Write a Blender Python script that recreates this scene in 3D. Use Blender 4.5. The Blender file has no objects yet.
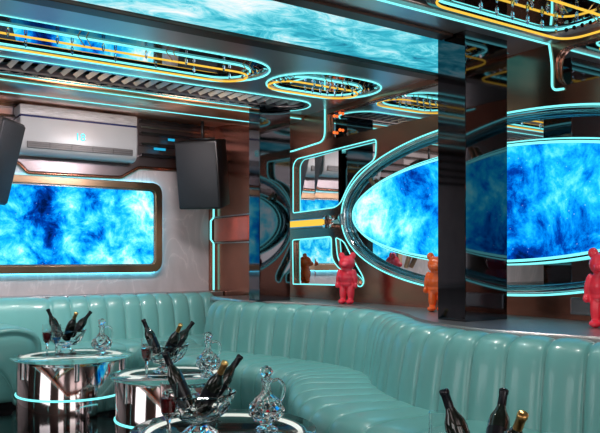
import bpy, bmesh, math, random
from mathutils import Vector, Matrix, Euler
random.seed(7)
PI = math.pi
C = bpy.context.scene.collection
# ------------------------------------------------------------------ camera constants
F, YAW, HOR, EYE = 718.0, math.radians(34.1), 258.0, 1.2
CO, SI = math.cos(YAW), math.sin(YAW)
XW, YB, HC = 3.62, 7.03, 2.47            # right wall, back wall, main ceiling
LED_H = 0.844                            # ledge height behind the sofas

def ray(px, py):
    u, v = (px - 300) / F, (HOR - py) / F
    return Vector((SI + CO * u, CO - SI * u, v))
def wr(px, py, X=XW):                    # point of the right wall -> (Y, Z)
    d = ray(px, py); t = X / d.x
    return (d.y * t, EYE + d.z * t)
def wb(px, py, Y=YB):                    # point of the back wall -> (X, Z)
    d = ray(px, py); t = Y / d.y
    return (d.x * t, EYE + d.z * t)

# ------------------------------------------------------------------ materials
def nn(nt, typ, **kw):
    n = nt.nodes.new(typ)
    for k, v in kw.items():
        if k in n.inputs: n.inputs[k].default_value = v
        else: setattr(n, k, v)
    return n
def ramp(nt, stops):
    r = nt.nodes.new('ShaderNodeValToRGB'); e = r.color_ramp.elements
    while len(e) < len(stops): e.new(0.5)
    for el, (p, c) in zip(e, stops):
        el.position = p; el.color = (*c, 1)
    return r
def mat(name, col, metal=0.0, rough=0.5, var=0.12, scale=6.0, bump=0.0, coat=0.0, trans=0.0, ior=1.5, rvar=0.0, aniso=None, spec=None):
    m = bpy.data.materials.new(name); m.use_nodes = True
    nt = m.node_tree; b = nt.nodes['Principled BSDF']; L = nt.links.new
    tc = nn(nt, 'ShaderNodeTexCoord')
    no = nn(nt, 'ShaderNodeTexNoise', Scale=scale, Detail=5.0)
    if aniso:
        mp = nn(nt, 'ShaderNodeMapping'); mp.inputs['Scale'].default_value = aniso
        L(tc.outputs['Object'], mp.inputs[0]); L(mp.outputs[0], no.inputs['Vector'])
    else:
        L(tc.outputs['Object'], no.inputs['Vector'])
    r = ramp(nt, [(0.3, tuple(c * (1 - var) for c in col)), (0.7, tuple(min(1, c * (1 + var)) for c in col))])
    L(no.outputs['Fac'], r.inputs[0]); L(r.outputs[0], b.inputs['Base Color'])
    b.inputs['Metallic'].default_value = metal; b.inputs['Roughness'].default_value = rough
    b.inputs['IOR'].default_value = ior
    b.inputs['Transmission Weight'].default_value = trans
    b.inputs['Coat Weight'].default_value = coat; b.inputs['Coat Roughness'].default_value = 0.08
    if spec is not None: b.inputs['Specular IOR Level'].default_value = spec
    if rvar:
        mr = nn(nt, 'ShaderNodeMapRange'); mr.inputs[3].default_value = rough; mr.inputs[4].default_value = rough + rvar
        L(no.outputs['Fac'], mr.inputs[0]); L(mr.outputs[0], b.inputs['Roughness'])
    if bump:
        bp = nn(nt, 'ShaderNodeBump', Strength=bump, Distance=0.01)
        L(no.outputs['Fac'], bp.inputs['Height']); L(bp.outputs[0], b.inputs['Normal'])
    return m
def emit(name, col, s):
    m = bpy.data.materials.new(name); m.use_nodes = True
    nt = m.node_tree; nt.nodes.remove(nt.nodes['Principled BSDF'])
    e = nn(nt, 'ShaderNodeEmission', Strength=s); e.inputs[0].default_value = (*col, 1)
    nt.links.new(e.outputs[0], nt.nodes['Material Output'].inputs[0]); return m
def nebula(name, off, sc=(1, 1, 1), strength=1.15, scale=1.5, bias=0.0):
    m = bpy.data.materials.new(name); m.use_nodes = True
    nt = m.node_tree; nt.nodes.remove(nt.nodes['Principled BSDF']); L = nt.links.new
    tc = nn(nt, 'ShaderNodeTexCoord'); mp = nn(nt, 'ShaderNodeMapping')
    mp.inputs['Location'].default_value = off; mp.inputs['Scale'].default_value = sc
    L(tc.outputs['Object'], mp.inputs[0])
    big = nn(nt, 'ShaderNodeTexNoise', Scale=scale, Detail=4.0, Distortion=0.25)
    fine = nn(nt, 'ShaderNodeTexNoise', Scale=scale * 2.4, Detail=14.0, Roughness=0.72, Distortion=0.35)
    L(mp.outputs[0], big.inputs['Vector']); L(mp.outputs[0], fine.inputs['Vector'])
    mix = nn(nt, 'ShaderNodeMath', operation='MULTIPLY_ADD'); mix.inputs[1].default_value = 0.62
    mf = nn(nt, 'ShaderNodeMath', operation='MULTIPLY'); mf.inputs[1].default_value = 0.58
    L(fine.outputs['Fac'], mf.inputs[0]); L(big.outputs['Fac'], mix.inputs[0]); L(mf.outputs[0], mix.inputs[2])
    r = ramp(nt, [(0.50 - bias, (0.0, .008, .07)), (0.56 - bias, (0.0, .045, .36)), (0.605 - bias, (.0, .22, .80)), (0.655 - bias, (.01, .52, .92)), (0.71 - bias, (.14, .84, 1.0)), (0.79 - bias, (.85, 1, 1))])
    L(mix.outputs[0], r.inputs[0])
    vo = nn(nt, 'ShaderNodeTexVoronoi', Scale=22.0); L(mp.outputs[0], vo.inputs['Vector'])
    st = ramp(nt, [(0.03, (.6, .9, 1)), (0.085, (0, 0, 0))]); L(vo.outputs['Distance'], st.inputs[0])
    ad = nn(nt, 'ShaderNodeMix', data_type='RGBA', blend_type='ADD'); ad.inputs[0].default_value = 0.5
    L(r.outputs[0], ad.inputs[6]); L(st.outputs[0], ad.inputs[7])
    e = nn(nt, 'ShaderNodeEmission', Strength=strength); L(ad.outputs[2], e.inputs[0])
    L(e.outputs[0], nt.nodes['Material Output'].inputs[0]); return m
def waves(name):
    m = bpy.data.materials.new(name); m.use_nodes = True
    nt = m.node_tree; nt.nodes.remove(nt.nodes['Principled BSDF']); L = nt.links.new
    tc = nn(nt, 'ShaderNodeTexCoord'); mp = nn(nt, 'ShaderNodeMapping'); mp.inputs['Scale'].default_value = (1, 1.5, 1)
    mp.inputs['Rotation'].default_value = (0, 0, .25)
    L(tc.outputs['Object'], mp.inputs[0])
    a = nn(nt, 'ShaderNodeTexNoise', Scale=1.7, Detail=3.0, Distortion=0.6); L(mp.outputs[0], a.inputs['Vector'])
    b = nn(nt, 'ShaderNodeTexNoise', Scale=3.6, Detail=13.0, Roughness=0.74, Distortion=1.2); L(mp.outputs[0], b.inputs['Vector'])
    sx = nn(nt, 'ShaderNodeSeparateXYZ'); L(tc.outputs['Object'], sx.inputs[0])
    g = nn(nt, 'ShaderNodeMapRange'); g.inputs[1].default_value = 0.6; g.inputs[2].default_value = 3.2; g.inputs[3].default_value = .08; g.inputs[4].default_value = -.10
    L(sx.outputs['X'], g.inputs[0])
    m1 = nn(nt, 'ShaderNodeMath', operation='MULTIPLY_ADD'); m1.inputs[1].default_value = .45; L(a.outputs['Fac'], m1.inputs[0]); L(g.outputs[0], m1.inputs[2])
    m2 = nn(nt, 'ShaderNodeMath', operation='MULTIPLY_ADD'); m2.inputs[1].default_value = .62; L(b.outputs['Fac'], m2.inputs[0]); L(m1.outputs[0], m2.inputs[2])
    r = ramp(nt, [(0.36, (.015, .06, .16)), (0.43, (.02, .28, .42)), (0.51, (.05, .52, .66)), (0.57, (.22, .76, .87)), (0.63, (.62, .93, .98)), (0.71, (1, 1, 1))])
    L(m2.outputs[0], r.inputs[0])
    e = nn(nt, 'ShaderNodeEmission', Strength=1.0); L(r.outputs[0], e.inputs[0])
    L(e.outputs[0], nt.nodes['Material Output'].inputs[0]); return m

M = {}
M['leather'] = mat('leather', (.165, .445, .425), rough=.33, var=.05, scale=3, coat=.32)
M['seam'] = mat('seam', (.02, .06, .06), rough=.7, spec=.1)
M['copper'] = mat('copper', (.40, .165, .11), .94, .2, .12, 2.5, rvar=.03)
M['copper_soft'] = mat('copper_soft', (.66, .34, .22), .92, .28, .10, 2.0)
M['copper_dark'] = mat('copper_dark', (.10, .055, .045), .8, .35)
M['bronze'] = mat('bronze', (.34, .22, .14), 1, .28)
M['ceil'] = mat('ceiling_metal', (.62, .52, .52), .8, .28, .08, 1.5)
M['steel'] = mat('steel', (.42, .44, .45), 1, .22, .1, 3)
M['blue_steel'] = mat('blue_steel', (.16, .42, .55), 1, .2)
M['ledge_steel'] = mat('ledge_steel', (.42, .41, .42), .9, .34, .1, 3)
M['chrome'] = mat('chrome', (.75, .76, .78), 1, .06, .03)
M['drum'] = mat('smoked_chrome', (.54, .47, .47), 1, .07, .05)
M['smoked_top'] = mat('smoked_top', (.022, .024, .024), 0, .6, spec=0.0)
M['mirror'] = mat('mirror', (.80, .80, .80), 1, .015, .01)
M['mirror_dark'] = mat('smoked_mirror', (.33, .33, .35), 1, .05, .03)
M['niche_metal'] = mat('niche_metal', (.20, .17, .18), 1, .32, .1)
M['black_gloss'] = mat('black_gloss', (.012, .012, .014), 0, .06, .1)
M['black_mirror'] = mat('black_mirror', (.10, .10, .115), 1, .05, .04)
M['black'] = mat('black_plastic', (.010, .011, .013), 0, .35)
M['grille'] = mat('grille', (.020, .022, .027), 0, .55, .25, 220, bump=.4)
M['white'] = mat('white_plastic', (.36, .385, .41), 0, .28, .03)
M['white_grille'] = mat('white_grille', (.42, .44, .47), 0, .4, .5, 60, aniso=(.2, 1, 8))
M['navy'] = mat('navy_plastic', (.01, .02, .10), 0, .25)
M['vent_dark'] = mat('vent_dark', (.09, .09, .095), 0, .4)
M['slat'] = mat('slat_metal', (.95, .95, .95), .0, .4)
M['floor'] = mat('floor_tile', (.010, .010, .012), 0, .07, .4, 1.2)
M['wall_room'] = mat('wall_room', (.20, .12, .10), .2, .4)
M['red'] = mat('red_gloss', (.86, .03, .06), 0, .25, .08, coat=.4)
M['orange'] = mat('orange_gloss', (.92, .13, .015), 0, .25, .08, coat=.4)
M['crystal'] = mat('blue_crystal', (.55, .80, 1), 0, .0, .0, trans=1.0, ior=1.5)
M['glass'] = mat('clear_glass', (1, 1, 1), 0, .0, .0, trans=1.0, ior=1.45)
M['table_glass'] = mat('table_glass', (.86, .95, .94), 0, .0, .01, trans=1.0, ior=1.05)
M['bottle'] = mat('bottle_glass', (.010, .016, .012), 0, .05, .2, coat=.5)
M['gold'] = mat('gold_foil', (.85, .50, .18), 1, .28, .15, 40, bump=.3)
M['black_foil'] = mat('black_foil', (.012, .014, .02), .3, .25)
M['label_paper'] = mat('label_paper', (.010, .011, .016), .2, .3)
M['wine'] = mat('red_wine', (.12, .003, .005), 0, .05)
M['blue_drink'] = mat('blue_drink', (.03, .25, .60), 0, .05)
M['teal'] = emit('teal_light', (.20, .88, .90), 1.45)
M['teal_deep'] = emit('blue_teal_light', (.02, .45, .75), 1.0)
M['white_light'] = emit('white_light', (1.0, .93, .86), 1.15)
M['yellow'] = emit('amber_light', (1.0, .60, .07), 1.1)
M['orange_light'] = emit('orange_light', (1.0, .16, .03), 1.6)
M['amber_reflection'] = mat('amber_reflection', (.80, .13, .08), .2, .35)  # red that paints the amber bar's reflection
M['halo'] = emit('halo_light', (.10, .70, .95), 7)
M['display'] = emit('display_light', (.12, .95, .95), 1.3)
M['nebula_tv'] = nebula('nebula_tv', (.35, 0, 3.3), bias=.045, scale=1.9, strength=1.25)
M['nebula_oval'] = nebula('nebula_oval', (0, 4.1, 1.2), bias=.05, scale=1.4, strength=1.25)
M['waves'] = waves('sea_waves')

def plaster():
    m = bpy.data.materials.new('marble_plaster'); m.use_nodes = True
    nt = m.node_tree; b = nt.nodes['Principled BSDF']; L = nt.links.new
    tc = nn(nt, 'ShaderNodeTexCoord'); mp = nn(nt, 'ShaderNodeMapping'); mp.inputs['Scale'].default_value = (1.3, 1, .55); mp.inputs['Rotation'].default_value = (0, .5, 0)
    L(tc.outputs['Object'], mp.inputs[0])
    a = nn(nt, 'ShaderNodeTexNoise', Scale=2.2, Detail=8.0, Distortion=1.5); L(mp.outputs[0], a.inputs['Vector'])
    s = nn(nt, 'ShaderNodeMath', operation='SUBTRACT'); s.inputs[1].default_value = .5; L(a.outputs['Fac'], s.inputs[0])
    ab = nn(nt, 'ShaderNodeMath', operation='ABSOLUTE'); L(s.outputs[0], ab.inputs[0])
    r = ramp(nt, [(0.0, (.66, .60, .60)), (0.02, (.56, .51, .52)), (0.2, (.47, .43, .44))]); L(ab.outputs[0], r.inputs[0])
    L(r.outputs[0], b.inputs['Base Color']); b.inputs['Roughness'].default_value = .45
    return m
M['plaster'] = plaster()

# ------------------------------------------------------------------ builders
def link(name, me, m=None, parent=None, smooth=None):
    o = bpy.data.objects.new(name, me); C.objects.link(o)
    if m is not None:
        me.materials.clear(); me.materials.append(M[m] if isinstance(m, str) else m)
    if parent is not None: o.parent = parent
    if smooth is not None:
        for p in me.polygons: p.use_smooth = smooth
    return o
def obj(name, bm, m, parent=None, smooth=False, auto=None):
    bmesh.ops.recalc_face_normals(bm, faces=bm.faces)
    me = bpy.data.meshes.new(name); bm.to_mesh(me); bm.free()
    o = link(name, me, m, parent, smooth)
    if auto: sharp(me, auto)
    return o
def sharp(me, ang):
    for p in me.polygons: p.use_smooth = True
    bm = bmesh.new(); bm.from_mesh(me)
    for e in bm.edges:
        if len(e.link_faces) == 2 and e.calc_face_angle(0) > math.radians(ang): e.smooth = False
    bm.to_mesh(me); bm.free()
def tag(o, label=None, cat=None, group=None, kind=None):
    if label: o['label'] = label
    if cat: o['category'] = cat
    if group: o['group'] = group
    if kind: o['kind'] = kind
    return o
def thing(name, label, cat, loc=(0, 0, 0), rz=0, group=None):
    o = bpy.data.objects.new(name, None); C.objects.link(o)
    o.location = loc; o.rotation_euler = (0, 0, rz)
    return tag(o, label, cat, group)
def copy_tree(o, parent=None):
    c = o.copy(); C.objects.link(c)
    if parent is not None: c.parent = parent
    for ch in list(o.children): copy_tree(ch, c)
    return c
def box(bm, lo, hi, bevel=0, mtx=None, seg=2):
    r = bmesh.ops.create_cube(bm, size=1); vs = r['verts']
    for v in vs:
        v.co = Vector([(lo[i] + hi[i]) / 2 + v.co[i] * (hi[i] - lo[i]) for i in range(3)])
    if bevel:
        es = list({e for v in vs for e in v.link_edges})
        g = bmesh.ops.bevel(bm, geom=es, offset=bevel, segments=seg, profile=.5, affect='EDGES')
        vs = list({v for f in g['faces'] for v in f.verts} | {v for v in vs if v.is_valid})
    if mtx is not None:
        bmesh.ops.transform(bm, matrix=mtx, verts=vs)
    return bm
def lathe(bm, prof, seg=32, facet=None, close=True):
    rings = []
    for k, (r, z) in enumerate(prof):
        ring = []
        for i in range(seg):
            a = 2 * PI * i / seg
            rr = r * (facet(k, i) if facet else 1)
            ring.append(bm.verts.new((rr * math.cos(a), rr * math.sin(a), z)))
        rings.append(ring)
    for a, b in zip(rings, rings[1:]):
        for i in range(seg):
            bm.faces.new((a[i], a[(i + 1) % seg], b[(i + 1) % seg], b[i]))
    if close:
        bm.faces.new(rings[0]); bm.faces.new(rings[-1])
    return bm
def tube(bm, pts, r, closed=False, seg=8, r2=None):
    pts = [Vector(p) for p in pts]; n = len(pts); rings = []
    up = None
    for i, p in enumerate(pts):
        a = pts[(i - 1) % n] if (closed or i > 0) else p
        b = pts[(i + 1) % n] if (closed or i < n - 1) else p
        t = (b - a).normalized()
        if up is None:
            up = Vector((0, 0, 1)) if abs(t.z) < .9 else Vector((1, 0, 0))
        s = t.cross(up)
        if s.length < 1e-4: s = t.orthogonal()
        s.normalize(); up = s.cross(t).normalized()
        rr = r if r2 is None else r + (r2 - r) * i / max(1, n - 1)
        rings.append([bm.verts.new(p + (s * math.cos(2 * PI * k / seg) + up * math.sin(2 * PI * k / seg)) * rr) for k in range(seg)])
    m = n if closed else n - 1
    for i in range(m):
        A, B = rings[i], rings[(i + 1) % n]
        off = 0
        if closed and i == n - 1:
            off = min(range(seg), key=lambda q: (A[0].co - B[q].co).length)
        for k in range(seg):
            bm.faces.new((A[k], A[(k + 1) % seg], B[(k + 1 + off) % seg], B[(k + off) % seg]))
    if not closed:
        bm.faces.new(rings[0]); bm.faces.new(rings[-1])
    return bm
def rounded(poly, rad, seg=8):
    out = []; n = len(poly)
    for i, p in enumerate(poly):
        r = rad[i] if isinstance(rad, (list, tuple)) else rad
        p = Vector(p); a = Vector(poly[i - 1]) - p; b = Vector(poly[(i + 1) % n]) - p
        r = min(r, a.length * .49, b.length * .49)
        if r < 1e-4: out.append(tuple(p)); continue
        s, e = p + a.normalized() * r, p + b.normalized() * r
        for k in range(seg + 1):
            t = k / seg
            out.append(tuple(s * (1 - t) ** 2 + p * 2 * t * (1 - t) + e * t * t))
    return out
def stadium(x0, x1, yc, hw, seg=14):
    out = []
    for k in range(seg + 1):
        a = -PI / 2 + PI * k / seg; out.append((x1 - hw + hw * math.cos(a), yc + hw * math.sin(a)))
    for k in range(seg + 1):
        a = PI / 2 + PI * k / seg; out.append((x0 + hw + hw * math.cos(a), yc + hw * math.sin(a)))
    return out
def ellipse(c, a, b, seg=96, p=1.0):
    out = []
    for k in range(seg):
        t = 2 * PI * k / seg; x, y = math.cos(t), math.sin(t)
        out.append((c[0] + a * math.copysign(abs(x) ** p, x), c[1] + b * math.copysign(abs(y) ** p, y)))
    return out
def plate(name, outer, holes, th, fn, m, parent=None, bevel=0.0):
    cu = bpy.data.curves.new(name + '_c', 'CURVE'); cu.dimensions = '2D'; cu.fill_mode = 'BOTH'
    cu.extrude = th / 2; cu.bevel_depth = bevel; cu.bevel_resolution = 2
    for pts in [outer] + list(holes):
        s = cu.splines.new('POLY'); s.points.add(len(pts) - 1); s.use_cyclic_u = True
        for q, (a, b) in zip(s.points, pts): q.co = (a, b, 0, 1)
    t = bpy.data.objects.new(name + '_t', cu); C.objects.link(t)
    dg = bpy.context.evaluated_depsgraph_get(); dg.update()
    me = bpy.data.meshes.new_from_object(t.evaluated_get(dg))
    bpy.data.objects.remove(t); bpy.data.curves.remove(cu)
    for v in me.vertices: v.co = fn(v.co.x, v.co.y, v.co.z)
    me.name = name
    bm = bmesh.new(); bm.from_mesh(me); bmesh.ops.remove_doubles(bm, verts=bm.verts, dist=1e-5)
    bmesh.ops.recalc_face_normals(bm, faces=bm.faces); bm.to_mesh(me); bm.free()
    return link(name, me, m, parent)
def text_mesh(name, body, size, fn, m, parent):
    cu = bpy.data.curves.new(name + '_c', 'FONT'); cu.body = body; cu.size = size; cu.extrude = .001
    cu.align_x = 'CENTER'; cu.align_y = 'CENTER'
    t = bpy.data.objects.new(name + '_t', cu); C.objects.link(t)
    dg = bpy.context.evaluated_depsgraph_get(); dg.update()
    me = bpy.data.meshes.new_from_object(t.evaluated_get(dg))
    bpy.data.objects.remove(t); bpy.data.curves.remove(cu)
    for v in me.vertices: v.co = fn(v.co.x, v.co.y, v.co.z)
    return link(name, me, m, parent)
onR = lambda d: (lambda a, b, c: Vector((XW - d - c, a, b)))      # plates on the right wall, a = Y, b = Z, d = distance into room
onB = lambda d: (lambda a, b, c: Vector((a, YB - d - c, b)))      # plates on the back wall, a = X, b = Z
onC = lambda z: (lambda a, b, c: Vector((a, b, z + c)))           # horizontal plates
def rline(bm, pts, d, r, closed=False): tube(bm, [Vector((XW - d, a, b)) for a, b in pts], r, closed, 6)
def bline(bm, pts, d, r, closed=False): tube(bm, [Vector((a, YB - d, b)) for a, b in pts], r, closed, 6)
def catmull(pts, per=10):
    P = [Vector(p) for p in pts]; P = [P[0] * 2 - P[1]] + P + [P[-1] * 2 - P[-2]]; out = []
    for i in range(1, len(P) - 2):
        for k in range(per):
            t = k / per
            out.append(.5 * ((2 * P[i]) + (-P[i - 1] + P[i + 1]) * t + (2 * P[i - 1] - 5 * P[i] + 4 * P[i + 1] - P[i + 2]) * t * t + (-P[i - 1] + 3 * P[i] - 3 * P[i + 1] + P[i + 2]) * t ** 3))
    out.append(P[-2]); return out

# ================================================================== THE ROOM
X0, Y0 = -2.4, -2.6
bm = bmesh.new(); box(bm, (X0 - .1, Y0 - .1, -.1), (XW + .3, YB + .3, 0)); tag(obj('floor', bm, 'floor'), kind='structure', label='glossy black floor')

# ---- back wall: pale plaster, dark niche for the air conditioner, copper strip in the corner
wallB = bpy.data.objects.new('wall_back', None); C.objects.link(wallB); tag(wallB, 'pale plaster back wall', kind='structure')
bm = bmesh.new(); box(bm, (X0, YB, 0), (XW + .3, YB + .12, 2.9)); obj('plaster_face', bm, 'plaster', wallB)
niche_px = [(-60, 150), (18, 163), (27, 173), (120, 178), (138, 168), (214, 172), (214, 100), (-60, 60)]
niche = [wb(*p) for p in niche_px]
plate('niche_mirror', niche, [], .012, onB(.008), 'niche_metal', wallB)
bm = bmesh.new(); bline(bm, rounded([wb(*p) for p in niche_px[:6]], [0, .03, .03, .03, .03, 0], 4), .015, .022); obj('niche_trim', bm, 'copper', wallB, True)
bm = bmesh.new()
for py in (117, 127.5, 139, 149, 159):
    a = wb(138, py); b = wb(214, py + 3)
    box(bm, (a[0], YB - .10, b[1] - .014), (XW - .1, YB - .03, b[1] + .014))
    a2 = wb(18, py - 9); box(bm, (X0, YB - .10, a2[1] - .014), (a2[0], YB - .03, a2[1] + .014))
obj('niche_slat', bm, 'black_gloss', wallB)
bm = bmesh.new()
for py in (121, 133): 
    b = wb(214, py + 3); box(bm, (wb(138, py)[0], YB - .08, b[1] - .009), (XW - .1, YB - .05, b[1] + .009))
obj('niche_rail', bm, 'steel', wallB)
bm = bmesh.new()
for x, y, w in ((150, 150, 14), (164, 141, 8), (6, 137, 8)):
    a = wb(x, y); box(bm, (a[0], YB - .11, a[1] - .012), (a[0] + w * .009, YB - .101, a[1] + .012))
obj('niche_light', bm, 'teal_deep', wallB)
xc0, xc1 = wb(208.5, 230)[0], wb(214, 230)[0]
bm = bmesh.new(); box(bm, (xc0, YB - .05, LED_H), (XW, YB, 2.1), .004); obj('corner_trim', bm, 'copper', wallB)
bm = bmesh.new()
bline(bm, [(XW - .03, LED_H + .01), (XW - .03, 1.36), (XW - .065, 1.40), (XW - .065, 1.60), (XW - .03, 1.64), (XW - .03, 2.08)], .058, .010); obj('light_strip', bm, 'teal', wallB, True)

# ---- right wall: copper front with mirror cut-outs
wallR = bpy.data.objects.new('wall_right', None); C.objects.link(wallR); tag(wallR, 'copper clad right wall with mirrors and light strips', kind='structure')
bm = bmesh.new(); box(bm, (XW + .035, Y0, 0), (XW + .06, 6.4, 2.9)); obj('mirror_back', bm, 'mirror', wallR)
bm = bmesh.new(); q = [bm.verts.new(p) for p in ((XW + .014, 4.745, LED_H), (XW + .054, 5.55, LED_H), (XW + .054, 5.55, 2.1), (XW + .014, 4.745, 2.1))]; bm.faces.new(q); obj('angled_mirror', bm, 'mirror', wallR)
bm = bmesh.new(); box(bm, (XW + .19, Y0, 0), (XW + .25, YB, 2.9)); obj('wall_core', bm, 'wall_room', wallR)
OC = (3.13, 1.54)
R1 = rounded([wr(293.5, 213), wr(335, 207.5), wr(341, 203), wr(348, 187), wr(358, 172), wr(376, 159), wr(376.5, 139), wr(297, 159), wr(293.5, 165)], [.02, .05, .05, .05, .1, .06, .03, .04, .04], 5)
R2 = rounded([wr(293, 240), wr(331.5, 236.5), wr(332, 258), wr(337, 266), wr(345, 273), wr(350, 277), wr(350, 285.5), wr(293.5, 284)], [.02, .03, .08, .05, .03, .02, .02, .0], 5)
R3 = rounded([wr(336, 237.5), wr(344, 241), wr(352.5, 258), wr(362.5, 275), wr(364.5, 281), wr(362.5, 286.5), wr(358, 286.5), wr(355, 279), wr(345, 270), wr(338, 259)], [.02, .05, .1, .05, .03, .03, .03, .05, .08, .08], 5)
ring_out = ellipse(OC, 1.60, .575, 128, .94)
# upper cut-outs, mirrored to the other side of the oval
U1 = rounded([(4.93, 2.205), (3.40, 2.205), (3.40, 2.43), (4.93, 2.43)], [.09, .10, .10, .02])
U2 = rounded([(2.66, 2.205), (1.2, 2.205), (1.2, 2.43), (2.66, 2.43)], [.10, .1, .1, .1])
mir = lambda P: [(2 * OC[0] - a, b) for a, b in reversed(P)]
frame_out = [(Y0, LED_H - .3), (YB, LED_H - .3), (YB, 2.9), (Y0, 2.9)]
plate('copper_panel', frame_out, [R1, R2, R3, ring_out, U1, U2, mir(R1), mir(R2), mir(R3)], .035, onR(-.0175), 'copper', wallR)
bm = bmesh.new()
for P in (R1, R2, R3, mir(R1), mir(R2), mir(R3)): rline(bm, P, .004, .0048, True)
rline(bm, ring_out, .004, .006, True)
obj('light_strip', bm, 'teal', wallR, True)
bm = bmesh.new()
rline(bm, [(5.5, 2.205 - .03)] + rounded([(5.45, 2.175), (4.96, 2.20), (4.96, 2.47)], [0, .09, 0]), .006, .007)
rline(bm, rounded([(2.70, 2.468), (2.68, 2.35), (2.68, 2.19), (2.60, 2.185)], [0, .08, .07, 0]), .006, .007)
rline(bm, [(Y0, 2.185), (2.3, 2.185)], .006, .005)
obj('light_strip', bm, 'teal', wallR, True)
bm = bmesh.new(); rline(bm, ellipse(OC, 1.535, .525, 128, .94), -.008, .012, True); obj('blue_steel_band', bm, 'blue_steel', wallR, True)
bm = bmesh.new()   # outer chrome tube inside the ring
rline(bm, ellipse(OC, 1.565, .552, 128, .94), -.005, .014, True); obj('chrome_rail', bm, 'chrome', wallR, True)
bm = bmesh.new(); box(bm, (XW - .045, 6.20, 1.375), (XW - .004, 6.95, 1.625), .02, seg=4); obj('amber_reflection', bm, 'amber_reflection', wallR, auto=40)  # solid block standing in for the amber bar's reflection
bm = bmesh.new()
for z in (1.36, 1.64): box(bm, (XW - .03, 6.20, z - .008), (XW - .002, 6.97, z + .008), .003)
obj('steel_rail', bm, 'steel', wallR)
# amber light bar with chrome fork joint
for s in (1, -1):
    yA, yB_ = (5.48, 4.93) if s > 0 else (2 * OC[0] - 5.48, 2 * OC[0] - 4.93)
    bm = bmesh.new(); box(bm, (XW - .035, min(yA, yB_), 1.462), (XW, max(yA, yB_), 1.548), .006); obj('chrome_channel', bm, 'steel', wallR)
    bm = bmesh.new(); box(bm, (XW - .05, min(yA, yB_), 1.478), (XW - .03, max(yA, yB_), 1.532), .004); obj('amber_bar', bm, 'yellow', wallR)
    bm = bmesh.new(); ye = yB_
    for z in (1.47, 1.54):
        box(bm, (XW - .055, ye - .10 if s > 0 else ye, z - .018), (XW, ye if s > 0 else ye + .10, z + .018), .008)
    tip = OC[0] + s * 1.58
    tube(bm, [(XW - .01, ye - s * .1, 1.505), (XW - .01, tip, 1.52)], .03, False, 8, .05)
    obj('chrome_joint', bm, 'chrome', wallR, auto=35)
# copper sleeves over the upper cut-outs
bm = bmesh.new()
for y, z in ((4.86, 2.40), (4.78, 2.41), (4.86, 2.26), (4.78, 2.27)):
    bmesh.ops.create_uvsphere(bm, u_segments=10, v_segments=6, radius=.013, matrix=Matrix.Translation((XW + .02, y, z)))
obj('orange_lamp', bm, 'orange_light', wallR, True)
bm = bmesh.new()
box(bm, (XW - .02, -1.5, LED_H + .03), (XW, 2.55, LED_H + .13), .01); obj('ledge_reflection', bm, 'steel', wallR)  # steel strip modelled in place of the ledge's reflection

# ---- other walls (seen in the mirrors); their light strips are added to reflect there
wl = bpy.data.objects.new('wall_left', None); C.objects.link(wl); tag(wl, 'dark copper left wall', kind='structure')
bm = bmesh.new(); box(bm, (X0 - .1, Y0, 0), (X0, YB, 2.9)); obj('wall_face', bm, 'wall_room', wl)
bm = bmesh.new()
for z in (2.2, 2.05): tube(bm, [(X0 + .02, Y0, z), (X0 + .02, YB, z)], .012)
for y in (-1.5, 1.0, 3.4, 5.8): tube(bm, [(X0 + .02, y, .2), (X0 + .02, y, 2.2)], .012)
obj('light_strip', bm, 'teal', wl, True)
bm = bmesh.new()
for z in (2.12, 2.28): tube(bm, [(X0 + .02, Y0, z), (X0 + .02, YB, z)], .012)
obj('orange_strip', bm, 'orange_light', wl, True)
wf = bpy.data.objects.new('wall_front', None); C.objects.link(wf); tag(wf, 'dark copper front wall behind the viewer', kind='structure')
bm = bmesh.new(); box(bm, (X0, Y0 - .1, 0), (XW + .2, Y0, 2.9)); obj('wall_face', bm, 'wall_room', wf)
bm = bmesh.new()
for z in (.9, 2.1): tube(bm, [(X0, Y0 + .02, z), (XW, Y0 + .02, z)], .012)
for x in (-1.2, .6, 2.4): tube(bm, rounded([(x, .9), (x, 2.1)], 0) and [(x, Y0 + .02, .9), (x, Y0 + .02, 2.1)], .012)
obj('light_strip', bm, 'teal', wf, True)
bm = bmesh.new(); tube(bm, [(X0, Y0 + .02, 2.3), (XW, Y0 + .02, 2.3)], .012); tube(bm, [(X0, Y0 + .02, 1.5), (XW, Y0 + .02, 1.5)], .012); obj('orange_strip', bm, 'orange_light', wf, True)

# ---- ceiling
ceil = bpy.data.objects.new('ceiling', None); C.objects.link(ceil); tag(ceil, 'brushed copper ceiling with recesses', kind='structure')
P1 = (3.047, 5.095, 5.27, 3.35); P2 = (3.00, 2.79, 3.005, 3.35)       # x0, y0, y1, x1
AY, BY, HW = 4.30, 2.38, .32
ch_spans = [(-2.0, 2.60, AY), (2.68, 3.58, AY), (-2.0, 2.34, BY), (2.40, 3.58, BY)]
SY0, SY1 = 2.96, 3.57
VY, VH = 5.01, .225
holes = [stadium(a, b, y, HW) for a, b, y in ch_spans[:2]]
holes.append([(X0 + .1, 1.95), (XW - .06, 1.95), (XW - .06, 2.70), (X0 + .1, 2.70)])
holes.append([(-1.6, SY0), (XW - .04, SY0), (XW - .04, SY1), (-1.6, SY1)])
holes.append(stadium(-2.0, 3.45, VY, VH))
plate('ceiling_panel', [(X0, Y0), (XW, Y0), (XW, 5.27), (X0, 5.27)], holes, .08, onC(HC + .04), 'ceil', ceil)
bm = bmesh.new(); box(bm, (X0, Y0, 2.68), (XW + .1, YB + .1, 2.74)); obj('upper_ceiling', bm, 'mirror_dark', ceil)
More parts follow.
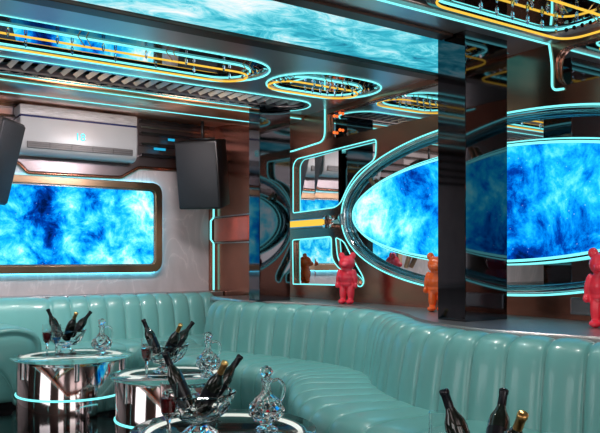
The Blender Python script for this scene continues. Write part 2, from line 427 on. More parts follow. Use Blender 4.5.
# curved copper cove from the vent to the back wall
prof = catmull([(5.27, 2.53), (5.27, 2.465), (5.36, 2.432), (5.55, 2.428), (5.72, 2.455), (5.80, 2.475), (5.95, 2.468), (6.12, 2.49), (6.35, 2.545), (6.65, 2.60), (7.03, 2.63)], 6)
bm = bmesh.new(); rows = []
for x in (X0, XW): rows.append([bm.verts.new((x, p.x, p.y)) for p in [Vector((a[0], a[1])) for a in prof]])
for i in range(len(prof) - 1): bm.faces.new((rows[0][i], rows[1][i], rows[1][i + 1], rows[0][i + 1]))
obj('copper_cove', bm, 'copper_soft', ceil, True)
bm = bmesh.new()
for y in (5.30, 5.78): tube(bm, [(X0, y, 2.44 if y < 5.5 else 2.462), (XW - .02, y, 2.44 if y < 5.5 else 2.462)], .004)
obj('light_strip', bm, 'teal', ceil, True)
bm = bmesh.new()
for a, b, y in ch_spans[:2]:
    tube(bm, [(p[0], p[1], HC - .002) for p in stadium(a, b, y, HW)], .006, True, 6)
tube(bm, [(X0, 2.70, HC - .003), (XW - .01, 2.70, HC - .003)], .0055)
obj('light_strip', bm, 'teal', ceil, True)
bm = bmesh.new(); tube(bm, [(p[0], p[1], HC - .003) for p in stadium(-2.0, 3.45, VY, VH)], .005, True, 6); obj('light_strip', bm, 'teal', ceil, True)

# wave screen set in the ceiling
t = thing('ceiling_screen', 'long ceiling screen showing blue sea waves with white foam', 'screen', (.8, 3.27, HC))
sx1 = XW - .05; g_ = .008; notch = [(-1.5, SY0 + .01), (P2[0] - g_, SY0 + .01), (P2[0] - g_, P2[2] + g_), (P2[3] + g_, P2[2] + g_), (P2[3] + g_, SY0 + .01), (sx1, SY0 + .01), (sx1, SY1 - .01), (-1.5, SY1 - .01)]
plate('display_panel', notch, [], .02, lambda a, b, c: Vector((a - .8, b - 3.27, .012 + c)), 'waves', t)
bm = bmesh.new()
for y0, y1 in ((SY0 - .09, SY0 + .005), (SY1 - .005, SY1 + .10)):
    x1 = P2[0] - .01 if y0 < 3.2 else XW - .01
    box(bm, (-1.6 - .8, y0 - 3.27, -.02), (x1 - .8, y1 - 3.27, -.001), .004)
obj('screen_frame', bm, 'copper_dark', t)

# ceiling vent
t = thing('ceiling_vent', 'long rounded ceiling vent grille with slanted pale slats', 'vent', (1, VY, HC))
bm = bmesh.new(); n = 0; x = -1.95
while x < 3.38:
    dy = VH - .03
    if x > 3.2: dy *= math.sqrt(max(.05, 1 - ((x - 3.2) / .22) ** 2))
    m_ = Matrix.Translation((x - 1, 0, .045)) @ Matrix.Rotation(math.radians(-48), 4, 'Y')
    box(bm, (-.003, -dy, -.017), (.003, dy, .017), 0, m_); x += .09
obj('slat', bm, 'slat', t)
tb = [(p[0] - 1, p[1] - VY) for p in stadium(-1.99, 3.44, VY, VH - .008)]
plate('vent_frame', tb, [[(p[0] - 1, p[1] - VY) for p in stadium(-1.96, 3.41, VY, VH - .035)]], .02, onC(.005), 'steel', t)
plate('back_panel', tb, [], .01, onC(.10), 'navy', t)

# chandeliers in the stadium recesses
labels = [('long stadium chandelier with amber ring nearest the air conditioner', 0), ('short stadium chandelier with amber ring between the vent and the wave screen', 1),
          ('long stadium chandelier on the near side of the wave screen, cut by the top edge', 2), ('short stadium chandelier with amber ring above the nearer black pillar', 3)]
for (a, b, y), (lab, k) in zip(ch_spans, labels):
    cx = (a + b) / 2
    t = thing('chandelier', lab, 'chandelier', (cx, y, HC), group='stadium chandeliers in the ceiling')
    ring = lambda h, z: [(p[0] - cx, p[1] - y, z) for p in (stadium(a + HW - h, b - (HW - h), y, h) if k < 2 else rounded([(a + HW - h, y - h - .04), (b - HW + h, y - h - .04), (b - HW + h, y + h + .0), (a + HW - h, y + h + .0)], .13))]
    plate('black_band', [(p[0] - cx, p[1] - y) for p in stadium(a + .012, b - .012, y, HW - .012)], [[(p[0] - cx, p[1] - y) for p in stadium(a + .10, b - .10, y + (.075 if k < 2 else 0), .185)]], .02, onC(.03), 'black_gloss', t)
    loop = lambda e, y0, y1, z: [(p[0] - cx, p[1], z) for p in (stadium(a + e, b - e, (y0 + y1) / 2, (y1 - y0) / 2) if k < 2 else rounded([(a + e, y0), (b - e, y0), (b - e, y1), (a + e, y1)], .13))]
    bm = bmesh.new(); tube(bm, loop(.09, -.115, .265, .014) if k < 2 else loop(.10, -.24, .20, .014), .0065, True, 6); obj('teal_tube', bm, 'teal', t, True)
    bm = bmesh.new(); tube(bm, loop(.07, -.01, .285, -.002) if k < 2 else loop(.05, -.22, .145, -.04), .0065, True, 6); obj('amber_tube', bm, 'yellow', t, True)
    plate('reflector', [(p[0] - cx, p[1] - y) for p in stadium(a + .13, b - .13, y, HW - .13)], [], .008, onC(.026), 'mirror', t)
    for e in (b - .06, (a + .06)):
        s = 1 if e > cx else -1; bm = bmesh.new()
        for j in range(5):
            yy = (j - 2) * .05
            tube(bm, [(e - cx - s * .05, yy, .0), (e - cx + s * .06, yy * 1.3, .045)], .012, False, 8)
        obj('end_connector', bm, 'chrome', t, auto=40)
    # crystal drops inside the ring
    L_ = b - a; nC = 26 if L_ > 2 else 12; cm = None
    x_lo = max(a + .3, -1.0)
    for j in range(nC):
        xx = x_lo + (b - .22 - x_lo) * j / (nC - 1); yy = (.085 if j % 2 else -.085)
        if cm is None:
            bm = bmesh.new(); lathe(bm, [(.002, -.03), (.009, -.015), (.009, .01), (.002, .025)], 6)
            cr = obj('crystal', bm, 'crystal', t); cm = cr.data
        else: cr = link('crystal', cm, None, t)
        cr.location = (xx - cx, yy, -.008)
    for j in range(7 if L_ > 2 else 3):
        bm = bmesh.new()
        xx = x_lo + .1 + (b - x_lo - .3) * j / (6 if L_ > 2 else 2)
        tube(bm, [(xx - cx, -.15, -.04), (xx - cx - .03, -.12, .02)], .003, False, 5)
        tube(bm, [(xx - cx + .04, -.15, -.04), (xx - cx + .02, -.12, .02)], .003, False, 5)
        obj('hanger_rod', bm, 'gold', t)

# ---- mirrored pillars
for (x0, y0, y1, x1), lab in ((P1, 'black mirrored pillar nearer the corner'), (P2, 'black mirrored pillar in front of the oval screen')):
    bm = bmesh.new(); box(bm, (x0, y0, LED_H), (x1, y1, HC), .003, seg=1)
    tag(obj('mirror_pillar', bm, 'black_mirror'), lab, kind='structure')

# ================================================================== SOFAS
TS = [0, .035, .075, .14, .28, .5, .72, .86, .925, .965]
def sweep(path, prof, seams, amp, sub=7, mind=0.05, endr=.08):
    """path: list of 2D points (x, y); prof: list of (d, z), d along the room-side normal; seams: arc lengths of the channel seams"""
    P = [Vector((p[0], p[1])) for p in path]; S = [0]
    for a, b in zip(P, P[1:]): S.append(S[-1] + (b - a).length)
    T = []
    for i in range(len(P)):
        T.append((P[min(i + 1, len(P) - 1)] - P[max(i - 1, 0)]).normalized())
    def at(s):
        for i in range(len(S) - 1):
            if s <= S[i + 1] or i == len(S) - 2:
                t = (s - S[i]) / (S[i + 1] - S[i]); p = P[i].lerp(P[i + 1], t); tt = T[i].lerp(T[i + 1], t).normalized()
                return p, Vector((-tt.y, tt.x))
    n = len(prof); nor = []
    for i in range(n):
        a = Vector(prof[max(i - 1, 0)]); b = Vector(prof[min(i + 1, n - 1)]); t = (b - a).normalized(); nor.append(Vector((t.y, -t.x)))
    cx = sum(p[0] for p in prof) / n; cz = sum(p[1] for p in prof) / n
    sgn = 1 if sum((Vector(prof[i]) - Vector((cx, cz))).dot(nor[i]) for i in range(n)) > 0 else -1
    bm = bmesh.new(); cols = []
    samples = []
    for a, b in zip(seams, seams[1:]):
        for tt_ in TS: samples.append((a + (b - a) * tt_, tt_, b - a))
    samples.append((seams[-1], 0.0, .1))
    total = seams[-1]
    for s, t, w in samples:
        p, nv = at(min(max(s, 0), S[-1]))
        q = abs(2 * t - 1); bump = amp * (1 - q ** 3.2) ** .7 if 0 < t < 1 else -.012
        e = min(s - seams[0], total - s); shrink = 0
        if e < endr: shrink = endr * .7 * (1 - math.sqrt(max(0, 1 - (1 - e / endr) ** 2)))
        col = []
        for i, (d, z) in enumerate(prof):
            o = nor[i] * sgn * (bump - shrink)
            dd, zz = d + o.x, max(z + o.y, mind if z < .2 else 0)
            w2 = p + nv * dd; col.append(bm.verts.new((w2.x, w2.y, zz)))
        cols.append(col)
    for j, (a, b) in enumerate(zip(cols, cols[1:])):
        dark = samples[j][1] == 0 or samples[j][1] == TS[-1]
        for i in range(n):
            f = bm.faces.new((a[i], b[i], b[(i + 1) % n], a[(i + 1) % n]))
            f.material_index = 1 if dark and sub else 0
    bm.faces.new(cols[0]); bm.faces.new(cols[-1])
    return bm
def smoothprof(pts, per=4): return [(p.x, p.y) for p in catmull(pts, per)]
SEAT = .437
def back_prof(top, rec=.20, fat=.16):
    return smoothprof([(.02, SEAT - .10), (.0, SEAT), (-.015, SEAT + .12), (-rec * .45, top - .14), (-rec * .7, top - .07), (-rec - .01, top - .022), (-rec - .07, top - .001), (-rec - fat + .04, top - .015), (-rec - fat, top - .08), (-rec - fat, SEAT - .1)])
seat_prof = smoothprof([(-.06, SEAT - .03), (.0, SEAT - .004), (.2, SEAT), (.38, SEAT - .002), (.46, SEAT - .022), (.503, SEAT - .075), (.51, SEAT - .16), (.50, .16), (.48, .07)]) + [(.3, .065), (-.06, .065)]
base_prof = [(-.02, .0), (.44, .0), (.44, .07), (-.02, .07)]

# back wall sofa (path runs from right to left so the left-hand normal points into the room (-Y))
JY = 6.49
xs = [1.02, 1.76] + [1.76 + .1665 * k for k in range(1, 11)]
xr = xs[-1]
back_path = [(xr - (xr - 1.02) * k / 30, JY) for k in range(31)]
seams = sorted([xr - x for x in xs])
t = thing('sofa', 'teal channel-tufted leather sofa along the back wall under the rectangular screen', 'sofa', (0, 0, 0), group='teal channel-tufted sofas')
def flip(path): return path
# normals: left of direction; direction -X => left is -Y
obj('backrest', sweep(back_path, back_prof(.828, .09, .2), seams, .024), 'leather', t, True).data.materials.append(M['seam'])
obj('seat', sweep(back_path, seat_prof, seams, .013), 'leather', t, True).data.materials.append(M['seam'])
obj('plinth', sweep(back_path, base_prof, [0, xr - 1.02], 0, 0, 0, .0), 'black_gloss', t)
# arm: rounded, tapering to the floor, with an inset front panel
def arm_outline(s):
    pts = [(.05, .03), (.14, .03), (.19, .18), (.245, .36), (.26, .49), (.22, .59), (.12, .64), (-.02, .65), (-.20, .61), (-.28, .47), (-.20, .36), (-.08, .30), (.01, .17)]
    return [(x * s, .36 + (z - .36) * s) for x, z in pts]
bm = bmesh.new(); rings = []
ring_at = lambda y, s: [bm.verts.new((1.27 + p[0], y, p[1])) for p in smoothloop(arm_outline(s))]
def smoothloop(pts, per=4):
    n = len(pts); out = []
    P = [Vector(p) for p in pts]
    for i in range(n):
        p0, p1, p2, p3 = P[i - 1], P[i], P[(i + 1) % n], P[(i + 2) % n]
        for k in range(per):
            u = k / per
            q = .5 * ((2 * p1) + (p2 - p0) * u + (2 * p0 - 5 * p1 + 4 * p2 - p3) * u * u + (3 * p1 - p0 - 3 * p2 + p3) * u ** 3)
            out.append((q.x, max(q.y, .02)))
    return out
for y, s in ((6.72, .96), (6.3, .99), (6.06, 1.0), (5.985, .985), (5.955, .94), (5.955, .86), (5.972, .83), (5.968, .78), (5.952, .70), (5.945, .5)): rings.append(ring_at(y, s))
for a, b in zip(rings, rings[1:]):
    for i in range(len(a)): bm.faces.new((a[i], a[(i + 1) % len(a)], b[(i + 1) % len(a)], b[i]))
bm.faces.new(rings[0]); bm.faces.new(rings[-1])
obj('armrest', bm, 'leather', t, True)

# right wall sofa: S-curve around the pillars (junction of seat and back)
jp = [(2.785, 5.93), (2.78, 5.70), (2.765, 5.50), (2.76, 5.26), (2.85, 4.98), (2.96, 4.68), (3.02, 4.42), (3.06, 4.12), (3.05, 3.83), (2.95, 3.56), (2.79, 3.32), (2.66, 3.06), (2.575, 2.80), (2.54, 2.56), (2.555, 2.36), (2.60, 2.17), (2.65, 2.0), (2.74, 1.7), (2.84, 1.2), (2.84, .6), (2.84, -.1)]
path = [(p.x, p.y) for p in catmull([(x, y) for x, y in jp], 6)]
# direction is -Y: the left-hand normal would be +X; reverse so that it runs +Y and points -X
path = path[::-1]
S = 0
for a, b in zip(path, path[1:]): S += (Vector(b) - Vector(a)).length
nch = round(S / .176); seams = [S * k / nch for k in range(nch + 1)]
t = thing('sofa', 'teal channel-tufted leather sofa curving in an S along the right wall', 'sofa', (0, 0, 0), group='teal channel-tufted sofas')
bpath = [p for p in path if p[1] <= 5.63]; SB = sum((Vector(b) - Vector(a)).length for a, b in zip(bpath, bpath[1:]))
nb = round(SB / (S / nch)); bseams = [SB * k / nb for k in range(nb + 1)]
obj('backrest', sweep(bpath, back_prof(.816, .08, .2), bseams, .024), 'leather', t, True).data.materials.append(M['seam'])
obj('seat', sweep(path, seat_prof, seams, .013), 'leather', t, True).data.materials.append(M['seam'])
obj('plinth', sweep(path, base_prof, [S * k / 60 for k in range(61)], 0, 0, 0, .0), 'black_gloss', t)
right_path = path

# metal ledges behind the sofas
bm = bmesh.new(); box(bm, (X0, JY + .30, LED_H - .05), (XW - .01, YB, LED_H), .004); tag(obj('trim_1', bm, 'ledge_steel'), 'brushed steel ledge along the back wall', kind='structure')
inner = []
for i in range(len(path)):
    a, b = Vector(path[max(i - 1, 0)]), Vector(path[min(i + 1, len(path) - 1)]); tt = (b - a).normalized()
    q = Vector(path[i]) + Vector((tt.y, -tt.x)) * .25
    inner.append((min(q.x, XW - .1), q.y))
inner = [p for p in inner if p[1] < 5.9]
led = inner + [(inner[-1][0], 5.96), (XW - .005, 5.96), (XW - .005, inner[0][1])]
plate('trim_2', led, [], .05, onC(LED_H - .025), 'ledge_steel'); tag(bpy.data.objects['trim_2'], 'curved brushed steel ledge along the right wall', kind='structure')

# ================================================================== SCREENS
x0, z0 = wb(-40, 273); x1, z1 = wb(158.5, 229)
zT = wb(120, 182.4)[1]; zB = wb(60, 272.6)[1]; xl = 1.02
t = thing('wall_screen', 'wide rounded screen with a blue nebula in a bronze frame on the back wall', 'screen', ((xl + x1) / 2, YB, (zT + zB) / 2))
cxx, czz = (xl + x1) / 2, (zT + zB) / 2; hw_, hh_ = (x1 - xl) / 2, (zT - zB) / 2
loc = lambda d: (lambda a, b, c: Vector((a, -d - c, b)))
rr = lambda w, h, r: rounded([(-w, -h), (w, -h), (w, h), (-w, h)], r)
plate('glow_strip', rr(hw_ + .012, hh_ + .012, .12), [rr(hw_ - .03, hh_ - .03, .1)], .012, loc(.02), 'halo', t)
plate('frame', rr(hw_, hh_, .12), [rr(hw_ - .062, hh_ - .062, .07)], .05, loc(.06), 'bronze', t, .006)
plate('inner_bezel', rr(hw_ - .06, hh_ - .06, .07), [rr(hw_ - .08, hh_ - .08, .055)], .04, loc(.055), 'steel', t)
plate('display_panel', rr(hw_ - .075, hh_ - .075, .06), [], .01, loc(.05), 'nebula_tv', t)

t = thing('oval_screen', 'large oval screen with a blue nebula and a white light rim on the right wall', 'screen', (XW, OC[0], OC[1]))
lo = lambda d: (lambda a, b, c: Vector((-d - c, a, b)))
plate('display_panel', ellipse((0, 0), 1.385, .352, 128), [], .02, lo(.03), 'nebula_oval', t)
bm = bmesh.new(); tube(bm, [(-.045, a, b) for a, b in ellipse((0, 0), 1.395, .361, 128)], .008, True, 6); obj('light_rim', bm, 'teal', t, True)
plate('black_bezel', ellipse((0, 0), 1.415, .378, 128), [ellipse((0, 0), 1.38, .348, 128)], .05, lo(.005), 'black_gloss', t)
bm = bmesh.new(); tube(bm, [(-.02, a, b) for a, b in ellipse((0, 0), 1.420, .383, 128)], .005, True, 6); obj('outer_light_rim', bm, 'teal', t, True)
for a in (.6, 2.2, 2.62, 3.75, 5.3):
    bm = bmesh.new(); p, q = (1.41 * math.cos(a), .375 * math.sin(a)), (1.50 * math.cos(a), .49 * math.sin(a))
    tube(bm, [(.0, *p), (.01, *q)], .018, False, 10); obj('bracket', bm, 'copper_soft', t, auto=40)

# ================================================================== AIR CONDITIONER
ya = YB - .28
ax0, azt = wb(20, 104, ya); ax1, _ = wb(137.5, 120, ya)
_, azn = wb(80, 121.0, ya); _, azb = wb(80, 157.5, ya)
azt = wb(80, 110, ya)[1]
acx = (ax0 + ax1) / 2; W = (ax1 - ax0) / 2; H = azt - azb
t = thing('air_conditioner', 'white wall air conditioner in the dark niche above the rectangular screen', 'air conditioner', (acx, YB, azb))
pr = smoothprof([(0, .02), (-.15, .0), (-.24, .02), (-.28, .09), (-.285, azn - azb - .01)], 4)
pr = [(0.0 - .03, 0.01)] + pr[1:] + [(-.03, azn - azb - .01)]
bm = bmesh.new(); A = []
for x in (-W, -W + .012, W - .012, W):
    s = .97 if abs(x) == W else 1
    A.append([bm.verts.new((x, p[0] * s, H * .35 + (p[1] - H * .35) * s)) for p in pr])
for a, b in zip(A, A[1:]):
    for i in range(len(a)): bm.faces.new((a[i], b[i], b[(i + 1) % len(a)], a[(i + 1) % len(a)]))
bm.faces.new(A[0]); bm.faces.new(A[-1]); obj('body', bm, 'white', t, auto=35)
bm = bmesh.new(); box(bm, (-W + .006, -.272, azn - azb - .012), (W - .006, -.03, azn - azb + .012)); obj('navy_gap', bm, 'navy', t)  # navy strip between the body and the top grille
bm = bmesh.new(); box(bm, (-W, -.28, azn - azb + .01), (W, -.03, H), .01); obj('top_grille', bm, 'white_grille', t, auto=40)
bm = bmesh.new(); box(bm, (-W + .06, -.290, .055), (W - .05, -.26, .115), .004)
ov = obj('air_outlet', bm, 'vent_dark', t)
bm = bmesh.new()
for z in (.072, .09): box(bm, (-W + .065, -.296, z), (W - .055, -.288, z + .004))
for k in range(1, 5): box(bm, (-W + .06 + (2 * W - .11) * k / 5 - .002, -.296, .057), (-W + .06 + (2 * W - .11) * k / 5 + .002, -.288, .113))
obj('louver', bm, 'black', ov)
dx = wb(80, 138, ya)[0] - acx; dz = wb(80, 137.5, ya)[1] - azb
text_mesh('temperature_display', '18', .10, lambda a, b, c: Vector((dx + a, -.288 - c, dz + b)), 'display', t)

# ================================================================== LOUDSPEAKERS
def speaker(label, loc, yaw, tilt, w, d, h):
    t = thing('loudspeaker', label, 'loudspeaker', loc, 0, 'loudspeakers hung from the copper cove')
    m_ = Matrix.Rotation(yaw, 4, 'Z') @ Matrix.Rotation(tilt, 4, 'X')
    bm = bmesh.new(); box(bm, (-w / 2, -d / 2, -h / 2), (w / 2, d / 2, h / 2), .018)
    for v in bm.verts:                       # cabinet narrows towards the back
        if v.co.y > 0: v.co.x *= .96
    bmesh.ops.transform(bm, matrix=m_, verts=bm.verts); obj('cabinet', bm, 'black', t, auto=40)
    bm = bmesh.new(); box(bm, (-w / 2 + .015, -d / 2 - .012, -h / 2 + .02), (w / 2 - .015, -d / 2 + .004, h / 2 - .02), .006, m_); g = obj('front_grille', bm, 'grille', t, auto=40)
    bm = bmesh.new(); top = m_ @ Vector((0, .05, h / 2))
    tube(bm, [top, (top.x, top.y, 2.6 - loc[2] - .035)], .014); tube(bm, [m_ @ Vector((-w * .3, .05, h / 2 + .008)), m_ @ Vector((w * .3, .05, h / 2 + .008))], .012)
    obj('hanging_bracket', bm, 'black', t, True)
speaker('black loudspeaker hanging right of the air conditioner, seen from the front', (3.18, 6.40, 2.03), math.radians(-46), math.radians(12), .43, .34, .66)
speaker('black loudspeaker cut by the left picture edge, left of the air conditioner', (1.16, 6.30, 2.02), math.radians(52), math.radians(14), .40, .34, .70)

# ================================================================== COFFEE TABLES
def table(label, loc, s):
    t = thing('coffee_table', label, 'coffee table', (loc[0], loc[1], 0), 0, 'round drum coffee tables')
    k = s
    bm = bmesh.new(); lathe(bm, [(.388 * k, .0), (.388 * k, .458), (.384 * k, .462), (.368 * k, .462), (.367 * k, .436), (.01, .436)], 72); obj('drum', bm, 'drum', t, auto=50)
    bm = bmesh.new(); tube(bm, [(.391 * k * math.cos(a), .391 * k * math.sin(a), .21) for a in [2 * PI * i / 72 for i in range(72)]], .008, True, 8); obj('light_ring', bm, 'teal', t, True)
    bm = bmesh.new(); lathe(bm, [(.3655 * k, .438), (.3655 * k, .461)], 72, close=False); obj('white_rim', bm, 'white_light', t)
    bm = bmesh.new(); lathe(bm, [(.364 * k, .4365), (.364 * k, .4375)], 72); obj('inner_top', bm, 'smoked_top', t)
    bm = bmesh.new(); lathe(bm, [(.425 * k, .468), (.432 * k, .471), (.432 * k, .477), (.425 * k, .48)], 96); obj('glass_top', bm, 'table_glass', t, auto=40)
    m0 = None
    for i in range(6):
        a = 2 * PI * (i + .3) / 6
        if m0 is None:
            bm = bmesh.new(); lathe(bm, [(.017, .35), (.017, .4675)], 16); o = obj('spacer', bm, 'chrome', t, auto=40); m0 = o.data
        else: o = link('spacer', m0, None, t)
        o.location = (.404 * k * math.cos(a), .404 * k * math.sin(a), 0)
    return t
TT = .4801
table('round mirrored drum coffee table beside the sofa arm at far left', (1.59, 5.37), 1.0)
table('round mirrored drum coffee table in the middle of the row of three', (1.85, 4.16), .88)
table('round drum coffee table at the bottom edge, nearest of the row of three', (1.44, 2.70), .90)
table('round drum coffee table mostly below the picture at bottom right', (1.56, 1.36), .93)

# ================================================================== TABLEWARE
def bottle_parts(t, foil):
    bm = bmesh.new(); lathe(bm, [(.028, 0), (.037, .004), (.038, .012), (.038, .165), (.034, .19), (.022, .215), (.0155, .235), (.0145, .245)], 24); obj('glass_body', bm, 'bottle', t, auto=50)
    bm = bmesh.new(); lathe(bm, [(.0152, .228), (.0158, .245), (.0150, .285), (.0172, .288), (.0172, .302), (.013, .306)], 20); obj('foil_neck', bm, foil, t, auto=50)
    bm = bmesh.new(); lathe(bm, [(.0385, .06), (.0385, .14)], 24, close=False); obj('paper_label', bm, 'label_paper', t, True)
proto_bottle = {}
def bottle(label, base, tip, foil, group):
    base, tip = Vector(base), Vector(tip)
    d = (tip - base).normalized()
    if foil not in proto_bottle:
        t = thing('champagne_bottle' if foil == 'gold' else 'wine_bottle', label, 'bottle', base, 0, group); bottle_parts(t, foil); proto_bottle[foil] = t
    else:
        t = copy_tree(proto_bottle[foil]); tag(t, label, 'bottle', group)
    t.location = base; t.scale = (.86, .86, BL / .306); t.rotation_mode = 'QUATERNION'; t.rotation_quaternion = Vector((0, 0, 1)).rotation_difference(d)
    return t
proto = {}
def place(kind, maker, label, cat, loc, rz, group):
    if kind not in proto:
        t = thing(kind, label, cat, loc, rz, group); maker(t); proto[kind] = t
    else:
        t = copy_tree(proto[kind]); tag(t, label, cat, group); t.location = loc; t.rotation_euler = (0, 0, rz)
    return t
def mk_bowl(t):
    f = lambda k, i: 1 + (.05 if (i + k) % 2 else -.03)
    bm = bmesh.new(); lathe(bm, [(.070, 0), (.074, .008), (.055, .022), (.030, .040), (.028, .050)], 16, f); obj('foot', bm, 'glass', t)
    bm = bmesh.new()
    out = [(.028, .050), (.075, .064), (.110, .092), (.130, .128), (.142, .165), (.150, .172)]
    inn = [(.145, .176), (.134, .166), (.122, .130), (.103, .098), (.070, .074), (.02, .064)]
    lathe(bm, out + inn, 20, lambda k, i: 1 + (.03 if (i + k) % 2 and 0 < k < 5 else 0)); obj('bowl', bm, 'glass', t)
def mk_carafe(t):
    f = lambda k, i: 1 + (.07 if (i + k) % 2 else -.05)
    bm = bmesh.new(); lathe(bm, [(.044, 0), (.048, .006), (.038, .014), (.022, .022), (.026, .032)], 16, f); obj('foot', bm, 'glass', t)
    bm = bmesh.new(); lathe(bm, [(.026, .032), (.052, .045), (.070, .068), (.074, .090), (.066, .112), (.047, .134), (.027, .152), (.019, .170), (.018, .200), (.025, .216), (.021, .218), (.013, .20), (.014, .172), (.02, .15), (.05, .115), (.06, .09), (.05, .062), (.015, .05)], 14, f); obj('body', bm, 'glass', t)
    bm = bmesh.new(); lathe(bm, [(.013, .206), (.013, .222), (.022, .232), (.028, .246), (.022, .262), (.008, .270)], 10, lambda k, i: 1 + (.08 if (i + k) % 2 else -.05)); obj('stopper', bm, 'glass', t)
    bm = bmesh.new(); tube(bm, catmull([Vector(p) for p in [(.020, 0, .205), (.05, 0, .212), (.072, 0, .190), (.074, 0, .160), (.064, 0, .132), (.050, 0, .120)]], 5), .007, False, 8); obj('handle', bm, 'glass', t, True)
def mk_flute(t):
    bm = bmesh.new(); lathe(bm, [(.034, 0), (.034, .004), (.008, .012), (.0055, .03), (.010, .060), (.0065, .085), (.012, .10), (.028, .125), (.034, .17), (.033, .24), (.0315, .24), (.032, .17), (.026, .128), (.008, .106)], 16); obj('glass_cup', bm, 'glass', t)
def mk_flute_wine(t):
    mk_flute(t)
    bm = bmesh.new(); lathe(bm, [(.008, .108), (.0245, .130), (.030, .165), (.030, .182)], 16); obj('wine', bm, 'wine', t, auto=60)
def mk_flute_blue(t):
    mk_flute(t)
    bm = bmesh.new(); lathe(bm, [(.008, .108), (.0245, .130), (.028, .145)], 16); obj('drink', bm, 'blue_drink', t, auto=60)
gB, gC, gF, gBt = 'cut glass bowls on the tables', 'cut crystal carafes on the tables', 'stem glasses on the tables', 'bottles leaning in the glass bowls'
R3v = Vector((CO, -SI, 0)); F3v = Vector((SI, CO, 0))
where = ['on the far left table by the sofa arm', 'on the middle table', 'on the nearest table of the row', 'at the bottom right corner']
bowls = [(1.583, 5.50), (1.838, 4.23), (1.305, 2.66), (1.60, 1.40)]
BL = .245
std = [((-.047, .008), (-.40, .03), 'black_foil'), ((.018, -.047), (.42, -.38), 'gold'), ((.020, .047), (.58, .20), 'black_foil')]
tilts = [std, std, std, [((-.047, .008), (-.30, .15), 'black_foil'), ((.018, -.047), (.10, -.56), 'gold'), ((.022, .040), (.28, .50), 'black_foil')]]
words = {0: 'dark bottle leaning left in the bowl', 1: 'gold necked champagne bottle in the bowl', 2: 'dark bottle leaning right in the bowl'}
for i, (bx, by) in enumerate(bowls):
    place('glass_bowl', mk_bowl, 'footed cut glass bowl holding bottles ' + where[i], 'bowl', (bx, by, TT), .2 * i, gB)
    for j, (bo, tp, foil) in enumerate(tilts[i]):
        dr = R3v * tp[0] + F3v * tp[1]; dr.z = math.sqrt(1 - dr.length_squared)
        b0 = Vector((bx, by, TT + .094 + .034 * math.hypot(*tp))) + R3v * bo[0] + F3v * bo[1]
        tp3 = b0 + dr
        bottle(words[j] + ' ' + where[i], b0, tp3, foil, gBt)
for i, (cx_, cy_) in enumerate([(1.77, 5.24), (1.985, 3.93), (1.563, 2.56)]):
    place('carafe', mk_carafe, 'cut crystal carafe with stopper and handle ' + where[i], 'carafe', (cx_, cy_, TT), -YAW + .1, gC)
for i, (fx, fy) in enumerate([(1.40, 5.34), (1.64, 4.05), (1.13, 2.57)]):
    place('wine_glass', mk_flute_wine, 'stem glass with red wine ' + where[i], 'glass', (fx, fy, TT), 0, gF)
place('cocktail_glass', mk_flute_blue, 'stem glass with a little blue drink beside the red wine on the far left table', 'glass', (1.455, 5.30, TT), 0, gF)
place('empty_glass', mk_flute, 'empty clear stem glass left of the bottles at the bottom right', 'glass', (1.61, 1.605, TT), 0, gF)

# ================================================================== BEAR STATUETTES
def bear_mesh():
    bm = bmesh.new()
    def ell(c, r, rot=None):
        m_ = Matrix.Translation(c) @ (rot or Matrix.Identity(4)) @ Matrix.Diagonal((*r, 1))
        bmesh.ops.create_uvsphere(bm, u_segments=24, v_segments=14, radius=1, matrix=m_)
    # faces -Y ; overall height .40
    ell((0, 0, .315), (.066, .060, .058))                 # head
    ell((0, -.052, .300), (.032, .028, .022))             # muzzle
    for s in (-1, 1):
        ell((s * .047, .004, .372), (.026, .016, .028))   # ears
        ell((s * .032, 0, .095), (.029, .034, .085))      # leg
        ell((s * .033, -.018, .018), (.030, .046, .020))  # foot
        ell((s * .068, -.004, .205), (.020, .026, .066), Matrix.Rotation(-s * .14, 4, 'Y'))
        ell((s * .076, -.014, .142), (.018, .023, .022))  # paw
    ell((0, -.004, .205), (.064, .050, .070))             # belly
    ell((0, .0, .155), (.058, .046, .035)); ell((0, 0, .25), (.050, .042, .03))
    me = bpy.data.meshes.new('bear_raw'); bm.to_mesh(me); bm.free()
    o = bpy.data.objects.new('bear_raw', me); C.objects.link(o)
    r = o.modifiers.new('r', 'REMESH'); r.mode = 'VOXEL'; r.voxel_size = .0055
    s = o.modifiers.new('s', 'SMOOTH'); s.factor = .5; s.iterations = 3
    dg = bpy.context.evaluated_depsgraph_get(); dg.update()
    out = bpy.data.meshes.new_from_object(o.evaluated_get(dg))
    bpy.data.objects.remove(o)
    z = min(v.co.z for v in out.vertices)
    for v in out.vertices: v.co.z -= z
    for p in out.polygons: p.use_smooth = True
    return out
raw = bear_mesh()
variants = {}
def bear(label, col, loc, rz, s=1.0):
    if col not in variants: variants[col] = raw if not variants else raw.copy()
    me = variants[col]
    o = link('bear_statuette', me, col)
    o.location = loc; o.rotation_euler = (0, 0, rz); o.scale = (s, s, s)
    tag(o, label, 'statuette', 'bear statuettes on the ledge')
bear('red glossy bear statuette on the ledge left of the oval screen', 'red', (3.42, wr(347, 260, 3.42)[0], LED_H + .001), math.radians(-62))
bear('orange glossy bear statuette standing against the nearer black pillar', 'orange', (3.42, 3.43, LED_H + .001), math.radians(-60), .98)
bear('red glossy bear statuette cut by the right picture edge', 'red', (3.33, 2.165, LED_H + .001), math.radians(-70), 1.02)
bear('orange bear statuette behind the pillar, seen only in the mirror', 'orange', (3.46, 5.60, LED_H + .001), math.radians(-62))

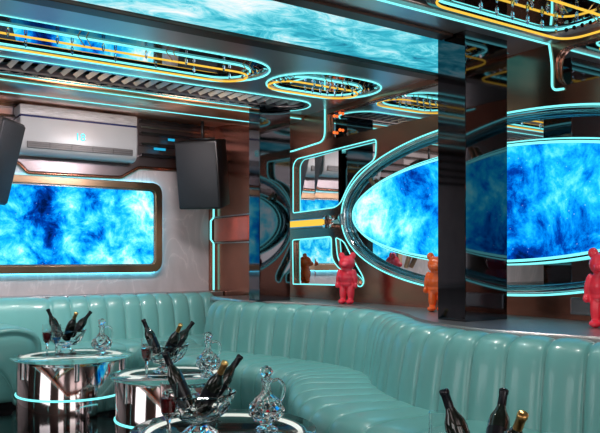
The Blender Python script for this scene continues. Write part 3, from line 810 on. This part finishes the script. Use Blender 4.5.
# ================================================================== LIGHTS
def area(name, loc, size, power, col, rot=(0, 0, 0), sy=None):
    d = bpy.data.lights.new(name, 'AREA'); d.energy = power; d.color = col; d.size = size
    if sy: d.shape = 'RECTANGLE'; d.size_y = sy
    o = bpy.data.objects.new(name, d); C.objects.link(o); o.location = loc; o.rotation_euler = rot
def spot(loc, power, col=(1, .95, .9), size=1.6, r=.05):
    d = bpy.data.lights.new('downlight_or_fill', 'SPOT'); d.energy = power; d.color = col; d.spot_size = size; d.spot_blend = .6; d.shadow_soft_size = r  # serves the ceiling downlights and the added fill spots
    o = bpy.data.objects.new('downlight_or_fill', d); C.objects.link(o); o.location = loc
def point(loc, power, col=(1, 1, 1), r=.12):
    d = bpy.data.lights.new('lamp', 'POINT'); d.energy = power; d.color = col; d.shadow_soft_size = r
    o = bpy.data.objects.new('lamp', d); C.objects.link(o); o.location = loc
def aim(loc, to, power, col, size=1.5, r=.12):
    spot(loc, power, col, size, r); o = C.objects[-1]
    o.rotation_euler = (Vector(to) - Vector(loc)).to_track_quat('-Z', 'Y').to_euler()
for x in (1.2, 1.9, 2.6): spot((x, 5.5, 2.40), 13)
for x, y in ((2.75, 4.7), (2.75, 3.85), (2.45, 2.80), (2.42, 1.75)): spot((x, y, 2.40), 29)
for x, y in ((1.5, 5.2), (1.8, 3.8), (1.4, 2.5)): spot((x, y, 2.42), 8)
for x in (.5, 1.5, 2.45): aim((x, 5.25, 2.38), (x, 7.0, 1.6), 62, (1, .92, .94), 1.9)  # added washers that brighten the back wall, no fixtures
for y in (4.25, 3.35, 2.1): aim((2.75, y - .25, 2.38), (3.45, y, 1.0), 14, (1, .95, .92), .9)  # added spots that brighten the bears on the ledge
for x in (.7, 1.7, 2.7): aim((x, 4.8, 1.75), (x, 5.6, 2.45), 30, (1, .62, .36), 1.15, .2)  # added warm uplights, floating in mid-air to brighten the copper cove
area('room_fill', (X0 + .12, .4, 1.3), 1.5, 24, (1, .96, .95), (0, -PI / 2, 0), 1.7)  # this and the next three: soft fill panels added on unseen walls
area('room_fill', (X0 + .12, 4.0, 1.3), 1.5, 22, (.96, .97, 1), (0, -PI / 2, 0), 1.7)
area('room_fill', (1.3, Y0 + .12, 1.3), 1.5, 24, (1, .95, .92), (PI / 2, 0, 0), 1.7)
area('room_fill', (-.6, Y0 + .12, 1.3), 1.5, 20, (1, .95, .92), (PI / 2, 0, 0), 1.7)

w = bpy.data.worlds.new('World'); bpy.context.scene.world = w; w.use_nodes = True
w.node_tree.nodes['Background'].inputs[0].default_value = (.05, .07, .09, 1); w.node_tree.nodes['Background'].inputs[1].default_value = .4

cam = bpy.data.cameras.new('camera'); cam.sensor_width = 36; cam.lens = F / 600 * 36; cam.shift_y = (HOR - 216.5) / 600; cam.clip_start = .05
co = bpy.data.objects.new('camera', cam); C.objects.link(co); co.location = (0, 0, EYE); co.rotation_euler = (PI / 2, 0, -YAW)
sc = bpy.context.scene; sc.camera = co
sc.view_settings.view_transform = 'Standard'; sc.view_settings.look = 'None'
sc.cycles.max_bounces = 16; sc.cycles.transmission_bounces = 12; sc.cycles.glossy_bounces = 8; sc.cycles.sample_clamp_indirect = 6
